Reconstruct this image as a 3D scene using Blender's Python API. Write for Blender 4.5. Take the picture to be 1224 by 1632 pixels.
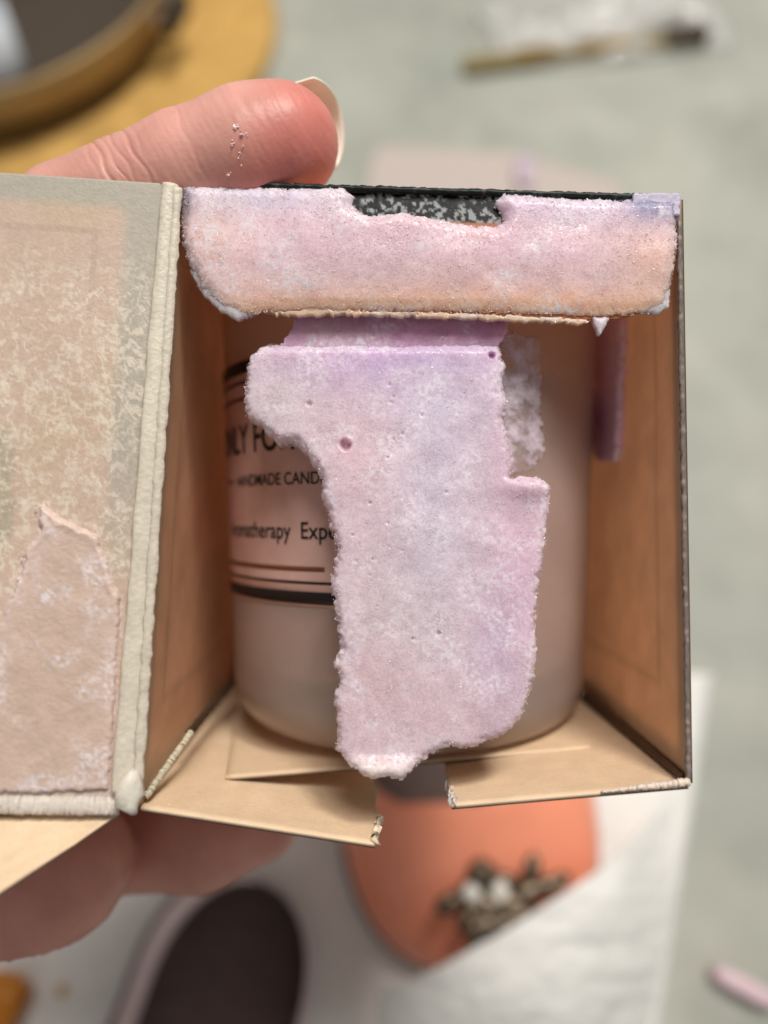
import bpy, math, random
import numpy as np
from mathutils import Vector

for o in list(bpy.data.objects):
    bpy.data.objects.remove(o)
scene = bpy.context.scene
col = scene.collection

# ------------------------------------------------------------------ camera, light, exposure
F = 1226.0                                   # focal length in photo pixels (1224 x 1632)
PITCH = math.radians(65)
CAM = np.array([0.0, 0.0, 0.315])
RIGHT = np.array([1.0, 0.0, 0.0])
UP = np.array([0.0, math.sin(PITCH), math.cos(PITCH)])
FWD = np.array([0.0, math.cos(PITCH), -math.sin(PITCH)])

cd = bpy.data.cameras.new('camera')
cd.sensor_fit = 'VERTICAL'
cd.sensor_height = 36.0
cd.lens = F / 1632 * 36.0
cd.clip_start = 0.005
cd.clip_end = 50
cd.dof.use_dof = True
cd.dof.focus_distance = 0.1085
cd.dof.aperture_fstop = cd.lens / 4.6
cam = bpy.data.objects.new('camera', cd)
col.objects.link(cam)
cam.location = CAM
cam.rotation_euler = (math.pi / 2 - PITCH, 0, 0)
scene.camera = cam

world = bpy.data.worlds.new('World')
scene.world = world
world.use_nodes = True
bg = world.node_tree.nodes['Background']
bg.inputs[0].default_value = (1.0, 0.95, 0.90, 1)
bg.inputs[1].default_value = 0.27

def area(name, d_cam, dist, size, power, colour):
    d = np.array(d_cam, float); d /= np.linalg.norm(d)
    wd = d[0] * RIGHT + d[1] * UP + d[2] * -FWD
    tgt = CAM + FWD * 0.14
    l = bpy.data.lights.new(name, 'AREA')
    l.shape = 'DISK'; l.size = size; l.energy = power; l.color = colour
    o = bpy.data.objects.new(name, l); col.objects.link(o)
    o.location = tgt + wd * dist
    o.rotation_euler = (-Vector(wd)).to_track_quat('-Z', 'Y').to_euler()
area('ceiling_lamp', (0.25, 0.79, 0.56), 1.3, 0.24, 10.0, (1.0, 0.95, 0.87))
area('fill_light', (0.10, 0.70, 0.70), 1.4, 0.50, 11.0, (1.0, 0.96, 0.90))  # added soft fill that brightens the box interior; stands for no known lamp

scene.view_settings.view_transform = 'Standard'
scene.view_settings.look = 'None'
scene.view_settings.gamma = 1.0
scene.view_settings.exposure = 0.0
scene.cycles.max_bounces = 10
scene.cycles.diffuse_bounces = 6
scene.cycles.transmission_bounces = 8
scene.cycles.use_denoising = True
scene.cycles.sample_clamp_indirect = 4.0

# ------------------------------------------------------------------ small maths
rng = np.random.default_rng(7)

def lin(r, g, b):
    c = np.array([r, g, b], float) / 255
    return np.where(c <= 0.04045, c / 12.92, ((c + 0.055) / 1.055) ** 2.4)

def P(u, v, d):
    """photo pixel at depth d -> camera frame (X right, Y up, depth)"""
    return np.array([(u - 612) / F * d, (816 - v) / F * d, d])

def to_world(p):
    p = np.atleast_2d(np.asarray(p, float))
    return CAM + p[:, :1] * RIGHT + p[:, 1:2] * UP + p[:, 2:3] * FWD

def T(u, v, h=0.0):
    """where the sight line of a pixel meets the level z = h above the table"""
    d = (u - 612) / F * RIGHT + (816 - v) / F * UP + FWD
    t = (h - CAM[2]) / d[2]
    return CAM + d * t

def _hash(ix, iy, seed):
    n = (ix.astype(np.int64) * 374761393 + iy.astype(np.int64) * 668265263 + seed * 1442695041) & 0x7fffffff
    n = ((n ^ (n >> 13)) * 1274126177) & 0x7fffffff
    n = n ^ (n >> 16)
    return (n & 0xffff) / 65535.0

def vnoise(x, y, seed=0):
    ix = np.floor(x); iy = np.floor(y)
    fx = x - ix; fy = y - iy
    fx = fx * fx * (3 - 2 * fx); fy = fy * fy * (3 - 2 * fy)
    a = _hash(ix, iy, seed); b = _hash(ix + 1, iy, seed)
    c = _hash(ix, iy + 1, seed); d = _hash(ix + 1, iy + 1, seed)
    return (a * (1 - fx) + b * fx) * (1 - fy) + (c * (1 - fx) + d * fx) * fy

def fbm(x, y, oct=4, seed=0):
    s = 0; amp = 0.5; tot = 0
    for i in range(oct):
        s = s + amp * vnoise(x * 2 ** i, y * 2 ** i, seed + i * 17); tot += amp; amp *= 0.5
    return s / tot

def sstep(a, b, x):
    t = np.clip((x - a) / (b - a), 0, 1)
    return t * t * (3 - 2 * t)

# ------------------------------------------------------------------ objects
ORG = {}
def tag(o, label, cat=None, group=None, kind=None):
    if label: o['label'] = label
    if cat: o['category'] = cat
    if group: o['group'] = group
    if kind: o['kind'] = kind
    return o

def thing(name, label, cat, loc, group=None):
    o = bpy.data.objects.new(name, None)
    o.empty_display_size = 0.01
    col.objects.link(o)
    o.location = loc
    ORG[o.name] = np.array(loc, float)
    return tag(o, label, cat, group)

def mesh(name, verts, faces, mat, parent=None, colours=None, smooth=True, world_space=False, origin=None):
    v = np.asarray(verts, float)
    if not world_space: v = to_world(v)
    if parent is not None: org = ORG[parent.name]
    elif origin is not None: org = np.array(origin, float)
    else: org = np.array([v[:, 0].mean(), v[:, 1].mean(), v[:, 2].min()])
    me = bpy.data.meshes.new(name)
    me.from_pydata((v - org).tolist(), [], [list(map(int, f)) for f in faces])
    if colours is not None:
        c = np.asarray(colours, float)
        if c.ndim == 1: c = np.tile(c, (len(v), 1))
        at = me.color_attributes.new('Col', 'FLOAT_COLOR', 'POINT')
        at.data.foreach_set('color', np.c_[c, np.ones(len(v))].ravel())
    if smooth: me.polygons.foreach_set('use_smooth', [True] * len(me.polygons))
    me.materials.append(mat)
    me.update()
    me.calc_loop_triangles()
    tri = np.empty(len(me.loop_triangles) * 3, np.int32); me.loop_triangles.foreach_get('vertices', tri)
    tri = tri.reshape(-1, 3); w_ = v - v.mean(0)
    if np.einsum('ij,ij->i', w_[tri[:, 0]], np.cross(w_[tri[:, 1]], w_[tri[:, 2]])).sum() < 0: me.flip_normals()
    o = bpy.data.objects.new(name, me)
    col.objects.link(o)
    if parent is None: o.location = org
    else: o.parent = parent
    ORG[o.name] = org
    return o

# ------------------------------------------------------------------ materials
def material(name, base=(0.5, 0.5, 0.5), rough=0.5, spec=0.5, vcol=False, noise=None, bump=None, sss=None,
             metal=0.0, trans=0.0, ior=1.45, coat=0.0, sparkle=None, translucent=0.0, soft_alpha=None):
    m = bpy.data.materials.new(name); m.use_nodes = True
    nt = m.node_tree; N = nt.nodes; L = nt.links
    p = N['Principled BSDF']
    p.inputs['Roughness'].default_value = rough
    p.inputs['Specular IOR Level'].default_value = spec
    p.inputs['Metallic'].default_value = metal
    p.inputs['Transmission Weight'].default_value = trans
    p.inputs['IOR'].default_value = ior
    p.inputs['Coat Weight'].default_value = coat
    tc = N.new('ShaderNodeTexCoord')
    src = None
    if vcol:
        a = N.new('ShaderNodeAttribute'); a.attribute_name = 'Col'; src = a.outputs['Color']
    else:
        c = N.new('ShaderNodeRGB'); c.outputs[0].default_value = (*base, 1); src = c.outputs[0]
    for (scale, lo, hi, detail, dist) in (noise or []):
        n = N.new('ShaderNodeTexNoise'); n.inputs['Scale'].default_value = scale
        n.inputs['Detail'].default_value = detail; n.inputs['Distortion'].default_value = dist
        L.new(tc.outputs['Object'], n.inputs['Vector'])
        r = N.new('ShaderNodeMapRange'); r.inputs['From Min'].default_value = 0.3; r.inputs['From Max'].default_value = 0.7
        r.inputs['To Min'].default_value = 0; r.inputs['To Max'].default_value = 1
        L.new(n.outputs['Fac'], r.inputs['Value'])
        ramp = N.new('ShaderNodeMix'); ramp.data_type = 'RGBA'
        ramp.inputs[6].default_value = (*lo, 1); ramp.inputs[7].default_value = (*hi, 1)
        L.new(r.outputs[0], ramp.inputs[0])
        mx = N.new('ShaderNodeMix'); mx.data_type = 'RGBA'; mx.blend_type = 'MULTIPLY'; mx.inputs[0].default_value = 1
        L.new(src, mx.inputs[6]); L.new(ramp.outputs[2], mx.inputs[7]); src = mx.outputs[2]
    L.new(src, p.inputs['Base Color'])
    prev = None
    for (scale, strength, dist, detail) in (bump or []):
        n = N.new('ShaderNodeTexNoise'); n.inputs['Scale'].default_value = scale; n.inputs['Detail'].default_value = detail
        L.new(tc.outputs['Object'], n.inputs['Vector'])
        b = N.new('ShaderNodeBump'); b.inputs['Strength'].default_value = strength; b.inputs['Distance'].default_value = dist
        L.new(n.outputs['Fac'], b.inputs['Height'])
        if prev: L.new(prev, b.inputs['Normal'])
        prev = b.outputs[0]
    if prev: L.new(prev, p.inputs['Normal'])
    if sss:
        p.inputs['Subsurface Weight'].default_value = sss[0]
        p.inputs['Subsurface Radius'].default_value = sss[1]
        p.inputs['Subsurface Scale'].default_value = sss[2]
    if translucent:                            # thin sheet that lets light through
        tr = N.new('ShaderNodeBsdfTranslucent'); mixs = N.new('ShaderNodeMixShader'); mixs.inputs[0].default_value = translucent
        L.new(src, tr.inputs['Color']); L.new(p.outputs[0], mixs.inputs[1]); L.new(tr.outputs[0], mixs.inputs[2])
        L.new(mixs.outputs[0], N['Material Output'].inputs['Surface'])
    if soft_alpha:                             # thin smear that fades in and out
        n = N.new('ShaderNodeTexNoise'); n.inputs['Scale'].default_value = soft_alpha; n.inputs['Detail'].default_value = 6
        n.inputs['Roughness'].default_value = .65
        L.new(tc.outputs['Object'], n.inputs['Vector'])
        r = N.new('ShaderNodeMapRange'); r.inputs['From Min'].default_value = 0.42; r.inputs['From Max'].default_value = 0.66
        r.inputs['To Min'].default_value = 0.06; r.inputs['To Max'].default_value = 0.9
        L.new(n.outputs['Fac'], r.inputs['Value']); L.new(r.outputs[0], p.inputs['Alpha'])
    if sparkle:                                # grains of different gloss, as in crystalline wax
        vo = N.new('ShaderNodeTexVoronoi'); vo.inputs['Scale'].default_value = sparkle
        L.new(tc.outputs['Object'], vo.inputs['Vector'])
        sp = N.new('ShaderNodeSeparateColor'); L.new(vo.outputs['Color'], sp.inputs[0])
        r = N.new('ShaderNodeMapRange'); r.inputs['From Min'].default_value = 0.0; r.inputs['From Max'].default_value = 1.0
        r.inputs['To Min'].default_value = 0.15; r.inputs['To Max'].default_value = 0.75
        L.new(sp.outputs[0], r.inputs['Value']); L.new(r.outputs[0], p.inputs['Roughness'])
    return m

M = {}
M['table'] = material('table_grey', lin(176, 178, 171), 0.45, 0.35,
    noise=[(9, (.76, .78, .76), (1.07, 1.06, 1.03), 5, 0.6), (45, (.90, .90, .89), (1.05, 1.05, 1.05), 4, 0.3)],
    bump=[(60, 0.15, 0.001, 4)])
M['paper'] = material('coated_paper', vcol=True, rough=0.42, spec=0.45, translucent=0.5,
    noise=[(220, (.93, .92, .91), (1.04, 1.04, 1.04), 4, 0.4)], bump=[(900, 0.12, 0.0004, 3)])
M['card'] = material('card_flap', vcol=True, rough=0.45, spec=0.4, translucent=0.12,
    noise=[(220, (.94, .93, .92), (1.03, 1.03, 1.03), 4, 0.4), (1800, (.95, .95, .95), (1.03, 1.03, 1.03), 2, 0.2)], bump=[(900, 0.15, 0.0004, 3)])
M['waxed_paper'] = material('wax_soaked_paper', vcol=True, rough=0.5, spec=0.5,
    noise=[(1500, (.93, .93, .93), (1.04, 1.04, 1.04), 3, 0.2)], bump=[(700, 0.12, 0.0006, 4), (2600, 0.12, 0.0003, 2)])
M['wax'] = material('crystalline_wax', vcol=True, rough=0.5, spec=0.5,
    noise=[(330, (.95, .93, .95), (1.03, 1.03, 1.03), 5, 0.6), (1300, (.95, .94, .95), (1.04, 1.04, 1.04), 3, 0.4), (3600, (.88, .87, .88), (1.10, 1.10, 1.10), 3, 0.0)],
    bump=[(3200, 0.16, 0.00025, 3), (7000, 0.16, 0.00015, 2)], sss=(0.8, (1.0, 0.8, 0.8), 0.0036), sparkle=3600)
M['wax_grain'] = material('wax_grain', vcol=True, rough=0.22, spec=0.7, sss=(0.3, (1, .8, .8), 0.0006))
M['wax_film'] = material('wax_film', vcol=True, rough=0.45, spec=0.5,
    noise=[(420, (.92, .92, .92), (1.05, 1.05, 1.05), 4, 0.5)], bump=[(1500, 0.3, 0.0005, 4)], sss=(0.3, (1, .7, .7), 0.0015))
M['glass'] = material('frosted_glass', lin(238, 220, 212), 0.34, 0.5, trans=0.72, bump=[(3500, 0.05, 0.0002, 2)],
    noise=[(90, (.94, .93, .93), (1.04, 1.04, 1.04), 3, 0.3)])
M['candle_wax'] = material('candle_wax', lin(236, 202, 194), 0.5, 0.4, sss=(0.4, (1, .6, .6), 0.004))
M['smear'] = material('wax_smear', vcol=True, rough=0.5, spec=0.4, soft_alpha=330)
M['label'] = material('clear_label', lin(216, 178, 168), 0.38, 0.5, noise=[(160, (.90, .88, .88), (1.06, 1.05, 1.06), 4, 0.8)])
M['ink'] = material('black_ink', (0.012, 0.009, 0.010), 0.45, 0.4)
M['brown_ink'] = material('brown_ink', lin(120, 72, 50), 0.5, 0.4)
M['skin'] = material('skin', vcol=True, rough=0.42, spec=0.45,
    noise=[(120, (.90, .85, .84), (1.05, 1.04, 1.04), 4, 0.4)], bump=[(1400, 0.15, 0.0004, 3)], sss=(0.25, (1.0, 0.35, 0.2), 0.003))
M['nail'] = material('nail', lin(246, 234, 218), 0.2, 0.5, sss=(0.2, (1, .7, .5), 0.001))
M['cork'] = material('straw_trivet', lin(204, 166, 100), 0.75, 0.3,
    noise=[(28, (.80, .77, .70), (1.12, 1.1, 1.05), 5, 0.8), (130, (.85, .83, .8), (1.08, 1.08, 1.05), 4, 0.5)], bump=[(150, 0.5, 0.003, 4)])
M['brass'] = material('brushed_brass', lin(168, 140, 96), 0.45, 0.5, metal=0.4)
M['tray_inside'] = material('taupe_tray', lin(84, 72, 60), 0.25, 0.5, metal=0.4, noise=[(20, (.85, .85, .85), (1.08, 1.08, 1.08), 3, 0.2)])
M['black'] = material('black_plastic', (0.02, 0.018, 0.017), 0.4)
M['steel'] = material('steel', (0.75, 0.72, 0.66), 0.25, metal=1.0)
M['white_glass'] = material('milky_glass', lin(205, 212, 220), 0.15, 0.6)
M['coral'] = material('coral_leather', lin(250, 158, 126), 0.30, 0.5, coat=0.3, noise=[(60, (.94, .92, .91), (1.03, 1.03, 1.03), 4, 0.3)], bump=[(500, 0.1, 0.0006, 3)])
M['lilac_leather'] = material('pale_leather', lin(206, 186, 188), 0.5, 0.4, noise=[(60, (.92, .92, .92), (1.03, 1.03, 1.03), 4, 0.3)])
M['insole'] = material('dark_insole', lin(104, 86, 82), 0.75, 0.25, noise=[(200, (.85, .85, .85), (1.1, 1.1, 1.1), 4, 0.3)])
M['bronze'] = material('bronze_ornament', lin(96, 84, 70), 0.35, metal=0.7)
M['foam'] = material('white_foam', lin(236, 236, 233), 0.55, 0.3, noise=[(70, (.92, .92, .92), (1.03, 1.03, 1.03), 4, 0.5)], bump=[(110, 0.5, 0.003, 4)])
M['paper_white'] = material('white_paper', lin(192, 180, 174), 0.6, 0.3)
M['gold'] = material('gold_trim', lin(206, 164, 84), 0.3, metal=0.9)
M['olive'] = material('olive_strip', lin(138, 126, 88), 0.45, 0.4, noise=[(60, (.75, .72, .65), (1.2, 1.15, 1.0), 4, 0.6)])
M['film'] = material('clear_plastic', (0.97, 0.97, 0.95), 0.12, 0.7, trans=0.6, ior=1.4)
M['amber'] = material('amber_plastic', lin(196, 122, 24), 0.3, 0.5)

# ================================================================== SETTING: table top
def grid_faces(nu, nv, off=0):
    i = np.arange(nu - 1); j = np.arange(nv - 1)
    I, J = np.meshgrid(i, j, indexing='ij')
    a = (I * nv + J).ravel() + off
    return np.stack([a, a + nv, a + nv + 1, a + 1], 1)

tv = [(-1.6, -1.0, 0), (1.8, -1.0, 0), (1.8, 2.4, 0), (-1.6, 2.4, 0)]
tv2 = tv + [(x, y, -0.03) for x, y, z in tv]
t = mesh('table', tv2, [(0, 1, 2, 3), (7, 6, 5, 4), (0, 4, 5, 1), (1, 5, 6, 2), (2, 6, 7, 3), (3, 7, 4, 0)], M['table'], world_space=True, smooth=False)
t['kind'] = 'structure'

# ================================================================== THE CARDBOARD BOX
TLf = P(287, 294, .1110); TRf = P(1082, 318, .1110)
BLf = P(224, 1284, .1035); BRf = P(1097, 1248, .1035)
DV = np.array([-.022, .005, 1.0]) * .0735
TLb, TRb, BLb, BRb = TLf + DV, TRf + DV, BLf + DV, BRf + DV
K0, K1 = .1069, .0893                        # front plane: depth = K0 + K1 * Y
NRM = np.array([0, K1, -1.0]); NRM /= np.linalg.norm(NRM)   # towards the viewer

def plane_map(u, v):
    s = (816 - v) / F
    d = K0 / (1 - K1 * s)
    return np.stack([(u - 612) / F * d, s * d, d], -1)

def plane_through(p0, n):
    n = np.array(n, float) / np.linalg.norm(n)
    k = np.dot(p0, n)
    def f(u, v):
        r = np.stack([(u - 612) / F, (816 - v) / F, np.ones_like(u)], -1)
        return r * (k / (r @ n))[..., None]
    return f, n

box = thing('candle_box', 'small opened peach paper box with wax-crusted flap, held in the hand', 'box', to_world(BLf)[0])

PEACH = lin(250, 210, 174)
CREAM = lin(240, 212, 178)
DARKP = lin(66, 66, 64)

def panel(name, c00, c10, c01, c11, nu, nv, thick, colfun, parent, mat='paper', warp=0.0, seed=0, flip=False, ragged=None):
    """sheet over four corners (s along c00>c10, t along c00>c01); the thickness goes behind it"""
    s = np.linspace(0, 1, nu)[:, None]; tt = np.linspace(0, 1, nv)[None, :]
    S = np.broadcast_to(s, (nu, nv)); Tt = np.broadcast_to(tt, (nu, nv))
    if ragged: S, Tt = ragged(S, Tt)
    g = (c00[None, None] * ((1 - S) * (1 - Tt))[..., None] + c10 * (S * (1 - Tt))[..., None]
         + c01 * ((1 - S) * Tt)[..., None] + c11 * (S * Tt)[..., None])
    n = np.cross(c10 - c00, c01 - c00); n /= np.linalg.norm(n)
    if flip: n = -n
    w = warp * (fbm(S * 3 + seed, Tt * 3 + seed, 3, seed) - .5) * 4 * np.minimum(1, 6 * np.minimum(np.minimum(S, 1 - S), np.minimum(Tt, 1 - Tt)))
    g = g + n * w[..., None]
    front = g.reshape(-1, 3); back = (g - n * thick).reshape(-1, 3)
    k = nu * nv
    q = grid_faces(nu, nv)
    ring = [(i * nv) for i in range(nu)] + [((nu - 1) * nv + j) for j in range(1, nv)] + \
           [(i * nv + nv - 1) for i in range(nu - 2, -1, -1)] + [j for j in range(nv - 2, 0, -1)]
    faces = q.tolist() + (q[:, ::-1] + k).tolist()
    for a, b in zip(ring, ring[1:] + ring[:1]):
        faces.append((b, a, a + k, b + k))
    cf = colfun(S.ravel(), Tt.ravel(), True); cb = colfun(S.ravel(), Tt.ravel(), False)
    return mesh(name, np.r_[front, back], faces, M[mat], parent, np.r_[cf, cb])

def inside_col(base, frame=None):
    def f(s, t, front):
        n = len(s)
        if not front:                        # printed outside: pink field in a black frame
            d = np.minimum(np.minimum(s, 1 - s), np.minimum(t, 1 - t))[:, None]
            return np.where(d < .035, DARKP, lin(246, 214, 190)) * (0.9 + 0.2 * fbm(s * 30, t * 30, 3, 5))[:, None]
        c = np.tile(base, (n, 1)) * (0.93 + 0.12 * fbm(s * 9, t * 9, 4, 3))[:, None]
        if frame:                            # thin printed frame line showing through
            for m_, w_, k_ in ((0.13, 0.008, 0.86),):
                d = np.minimum(np.minimum(s, 1 - s), np.minimum(t, 1 - t))
                c = c * (1 - (1 - k_) * (np.abs(d - m_) < w_))[:, None]
        return c
    return f

# the two side panels, the back and the top
panel('side_panel', BLf, BLb, TLf, TLb, 60, 60, .0006, inside_col(PEACH, 1), box, flip=True, warp=.0003, seed=1)
panel('side_panel', BRf, BRb, TRf, TRb, 60, 60, .0006, inside_col(PEACH, 1), box, warp=.0003, seed=2)
panel('back_panel', BLb, BRb, TLb, TRb, 40, 40, .0006, inside_col(PEACH), box, warp=.0003, seed=3, flip=False)
panel('top_panel', TLf + [0, .0006, 0], TRf + [0, .0006, 0], TLb + [0, .0006, 0], TRb + [0, .0006, 0], 60, 40, .0006, inside_col(PEACH), box, flip=True, warp=0.0002, seed=4)

# torn front edge of the right side wall: white fibres on a grey card edge
def strip(name, pts, widths, mat, parent, colours, lift=0.0006, nseg=8, seed=0, rough=0.00025):
    """bead of half-round section along a line of camera-frame points, facing the viewer"""
    pts = np.array(pts); n = len(pts)
    V = []; C = []
    tang = np.gradient(pts, axis=0); tang /= np.linalg.norm(tang, axis=1)[:, None]
    view = -pts / np.linalg.norm(pts, axis=1)[:, None]
    side = np.cross(tang, view); side /= np.linalg.norm(side, axis=1)[:, None]
    nor = np.cross(side, tang)
    for i in range(n):
        for j in range(nseg):
            a = 2 * math.pi * j / nseg
            r = 1 + 0.03 * (rng.random() - .5)
            V.append(pts[i] + side[i] * math.cos(a) * widths[i] * r + nor[i] * math.sin(a) * lift * r + (rng.random(3) - .5) * rough)
            C.append(colours[i] * (0.93 + 0.14 * rng.random()))
    Fc = []
    for i in range(n - 1):
        for j in range(nseg):
            a = i * nseg + j; b = i * nseg + (j + 1) % nseg
            Fc.append((a, b, b + nseg, a + nseg))
    Fc.append(list(range(nseg))[::-1]); Fc.append([(n - 1) * nseg + j for j in range(nseg)])
    return mesh(name, V, Fc, M[mat], parent, C)

def line_pts(a, b, n, jitter=0.0):
    t_ = np.linspace(0, 1, n)[:, None]
    p = np.array(a) * (1 - t_) + np.array(b) * t_
    return p + (rng.random(p.shape) - .5) * jitter

n = 150
cc = [lin(126, 116, 112) * (1.0 if rng.random() < .85 else 1.7) for i in range(n)]
strip('card_edge', line_pts(P(1082, 352, .1105), P(1097, 1246, .1033), n, .00015), [.00034] * n, 'card', box, cc, lift=.0004, rough=.0002)

# ------------------------------------------------------------------ slabs of wax with an uneven outline
def poly_sdf(poly, U, V):
    poly = np.array(poly, float)
    a = poly; b = np.roll(poly, -1, 0)
    d2 = np.full(U.shape, 1e18); inside = np.zeros(U.shape, bool)
    for (ax, ay), (bx, by) in zip(a, b):
        ex, ey = bx - ax, by - ay
        wx, wy = U - ax, V - ay
        tt = np.clip((wx * ex + wy * ey) / (ex * ex + ey * ey + 1e-12), 0, 1)
        d2 = np.minimum(d2, (wx - tt * ex) ** 2 + (wy - tt * ey) ** 2)
        cond = ((ay <= V) & (by > V)) | ((by <= V) & (ay > V))
        xin = ax + (V - ay) / (by - ay + 1e-12) * (bx - ax)
        inside ^= cond & (U < xin)
    d = np.sqrt(d2)
    return np.where(inside, -d, d)

PX = .107 / F                                # metres per photo pixel on the front plane

def slab(name, poly, mapf, nrm, front_h, back_h, colfun, mat, parent=None, step=3.0, edge_noise=4.0, seed=0, erode=None, label=None, grains=0, grain_r=(.00010, .00028), world=None):
    poly = np.array(poly, float)
    u0, v0 = poly.min(0) - 12; u1, v1 = poly.max(0) + 12
    us = np.arange(u0, u1, step); vs = np.arange(v0, v1, step)
    U, V = np.meshgrid(us, vs, indexing='ij')
    def field(U, V):
        s = poly_sdf(poly, U, V)
        s = s + edge_noise * 2 * (fbm(U / 9, V / 9, 3, seed) - .5) + edge_noise * .9 * (vnoise(U / 3.3, V / 3.3, seed + 9) - .5)
        if erode is not None: s = np.maximum(s, erode(U, V))
        return s
    S = field(U, V)
    gu, gv = np.gradient(S, step)
    gl = np.hypot(gu, gv) + 1e-6
    ok = S < step * .6
    cell = ok[:-1, :-1] & ok[1:, :-1] & ok[1:, 1:] & ok[:-1, 1:]
    used = np.zeros(S.shape, bool)
    used[:-1, :-1] |= cell; used[1:, :-1] |= cell; used[1:, 1:] |= cell; used[:-1, 1:] |= cell
    push = np.where(S > -0.2 * step, np.clip(S + 0.2 * step, 0, step) / gl ** 0, 0)
    U2 = U - gu / gl * push; V2 = V - gv / gl * push
    idx = -np.ones(S.shape, int); idx[used] = np.arange(used.sum())
    uu = U2[used]; vv = V2[used]; ss = np.minimum(S[used], 0) * PX      # depth inside in metres (negative)
    base = mapf(uu, vv)
    hf = front_h(uu, vv, -ss); hb = np.minimum(back_h(uu, vv, -ss, base), hf - .00012)
    nn = nrm(uu, vv) if callable(nrm) else nrm
    front = base + nn * hf[:, None]; back = base + nn * hb[:, None]
    k = len(uu)
    I, J = np.nonzero(cell)
    q = np.stack([idx[I, J], idx[I, J + 1], idx[I + 1, J + 1], idx[I + 1, J]], 1)
    e = np.concatenate([q[:, [0, 1]], q[:, [1, 2]], q[:, [2, 3]], q[:, [3, 0]]])
    key = np.sort(e, 1); key = key[:, 0] * (k + 1) + key[:, 1]
    uq, inv, cnt = np.unique(key, return_inverse=True, return_counts=True)
    be = e[cnt[inv] == 1]
    faces = q.tolist() + (q[:, ::-1] + k).tolist() + [(int(b), int(a), int(a) + k, int(b) + k) for a, b in be]
    c = colfun(uu, vv, -ss)
    o = mesh(name, np.r_[front, back], faces, M[mat], parent, np.r_[c, c * .97])
    if grains:
        eb = np.unique(be.ravel())
        pick = np.r_[rng.choice(eb, min(len(eb), grains // 2 * 2) if len(eb) else 0, replace=True), rng.integers(0, k, grains)]
        grain_mesh('wax_grains', front[pick] + (nn[pick] if callable(nrm) else nn) * .00002, c[pick], grain_r, o)
    o_pts = (uu, vv, front, c)
    return o

OCT = np.array([(1, 0, 0), (-1, 0, 0), (0, 1, 0), (0, -1, 0), (0, 0, 1), (0, 0, -1)], float)
OCF = np.array([(0, 2, 4), (2, 1, 4), (1, 3, 4), (3, 0, 4), (2, 0, 5), (1, 2, 5), (3, 1, 5), (0, 3, 5)])
def grain_mesh(name, pts, cols, rr, parent):
    m_ = len(pts)
    r = rr[0] + (rr[1] - rr[0]) * rng.random(m_) ** 2.5
    A = rng.normal(size=(m_, 3, 3)); Q = np.linalg.qr(A)[0]
    sc = 0.6 + 0.8 * rng.random((m_, 1, 3))
    v = pts[:, None, :] + np.einsum('nij,kj->nki', Q, OCT) * sc * r[:, None, None]
    f = (OCF[None] + (np.arange(m_) * 6)[:, None, None]).reshape(-1, 3)
    c = np.repeat(np.clip(np.asarray(cols) * (1.0 + 0.25 * rng.random((m_, 1))), 0, .95), 6, 0)
    o = mesh(name, v.reshape(-1, 3), f, M['wax_grain'], parent, c, smooth=False)
    o['kind'] = 'stuff'
    return o

def blend(base, blobs):
    """base colour with soft spots: (u, v, ru, rv, colour, weight)"""
    def f(u, v, d):
        c = np.tile(base, (len(u), 1))
        for (bu, bv, ru, rv, cc_, w) in blobs:
            k = w * np.exp(-(((u - bu) / ru) ** 2 + ((v - bv) / rv) ** 2))
            k = np.clip(k * (0.75 + 0.5 * fbm(u / 26, v / 26, 4, int(bu) % 97)), 0, 1)
            c = c * (1 - k[:, None]) + cc_ * k[:, None]
        n_ = fbm(u / 14, v / 14, 4, 11); m_ = fbm(u / 45, v / 45, 3, 21)
        c = c * (0.93 + 0.10 * n_ + 0.05 * m_)[:, None]
        w = (sstep(.40, .72, fbm(u / 50, v / 50, 3, 31)) * sstep(.35, .72, fbm(u / 5, v / 5, 4, 33)))[:, None] * .75      # whiter frosty patches
        return c * (1 - w) + lin(234, 228, 236) * w
    return f

# ------------------------------------------------------------------ tuck flap hanging in front of the opening
def rounded_flap():
    pts = [(288, 299), (1079, 321), (1077, 400), (1072, 440), (1055, 474), (1025, 497), (985, 508), (900, 509), (700, 501), (430, 500), (385, 489), (340, 460), (308, 420), (292, 370)]
    return pts
def flap_col(u, v, d):
    vtop = 299 + (u - 288) * .0278
    c = np.tile(lin(226, 168, 130), (len(u), 1))
    dark = sstep(46, 40, v - vtop)[:, None]
    sp = (sstep(.50, .60, fbm(u / 6, v / 6, 4, 2)) * sstep(.30, .55, fbm(u / 30, v / 20, 3, 23)))[:, None]
    blk = lin(204, 212, 216) * sp + lin(16, 22, 24) * (1 - sp)
    red = (sstep(38, 44, v - vtop) * sstep(70, 50, v - vtop))[:, None] * (.3 + .7 * sstep(720, 790, u))[:, None] * .8
    c = c * (1 - red) + lin(218, 134, 104) * red
    return c * (1 - dark) + blk * dark
flap = slab('tuck_flap', rounded_flap(), plane_map, NRM, lambda u, v, d: np.zeros_like(u), lambda u, v, d, b: np.full_like(u, -.0006), flap_col, 'paper', box, step=2.0, edge_noise=.6, seed=3)

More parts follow.
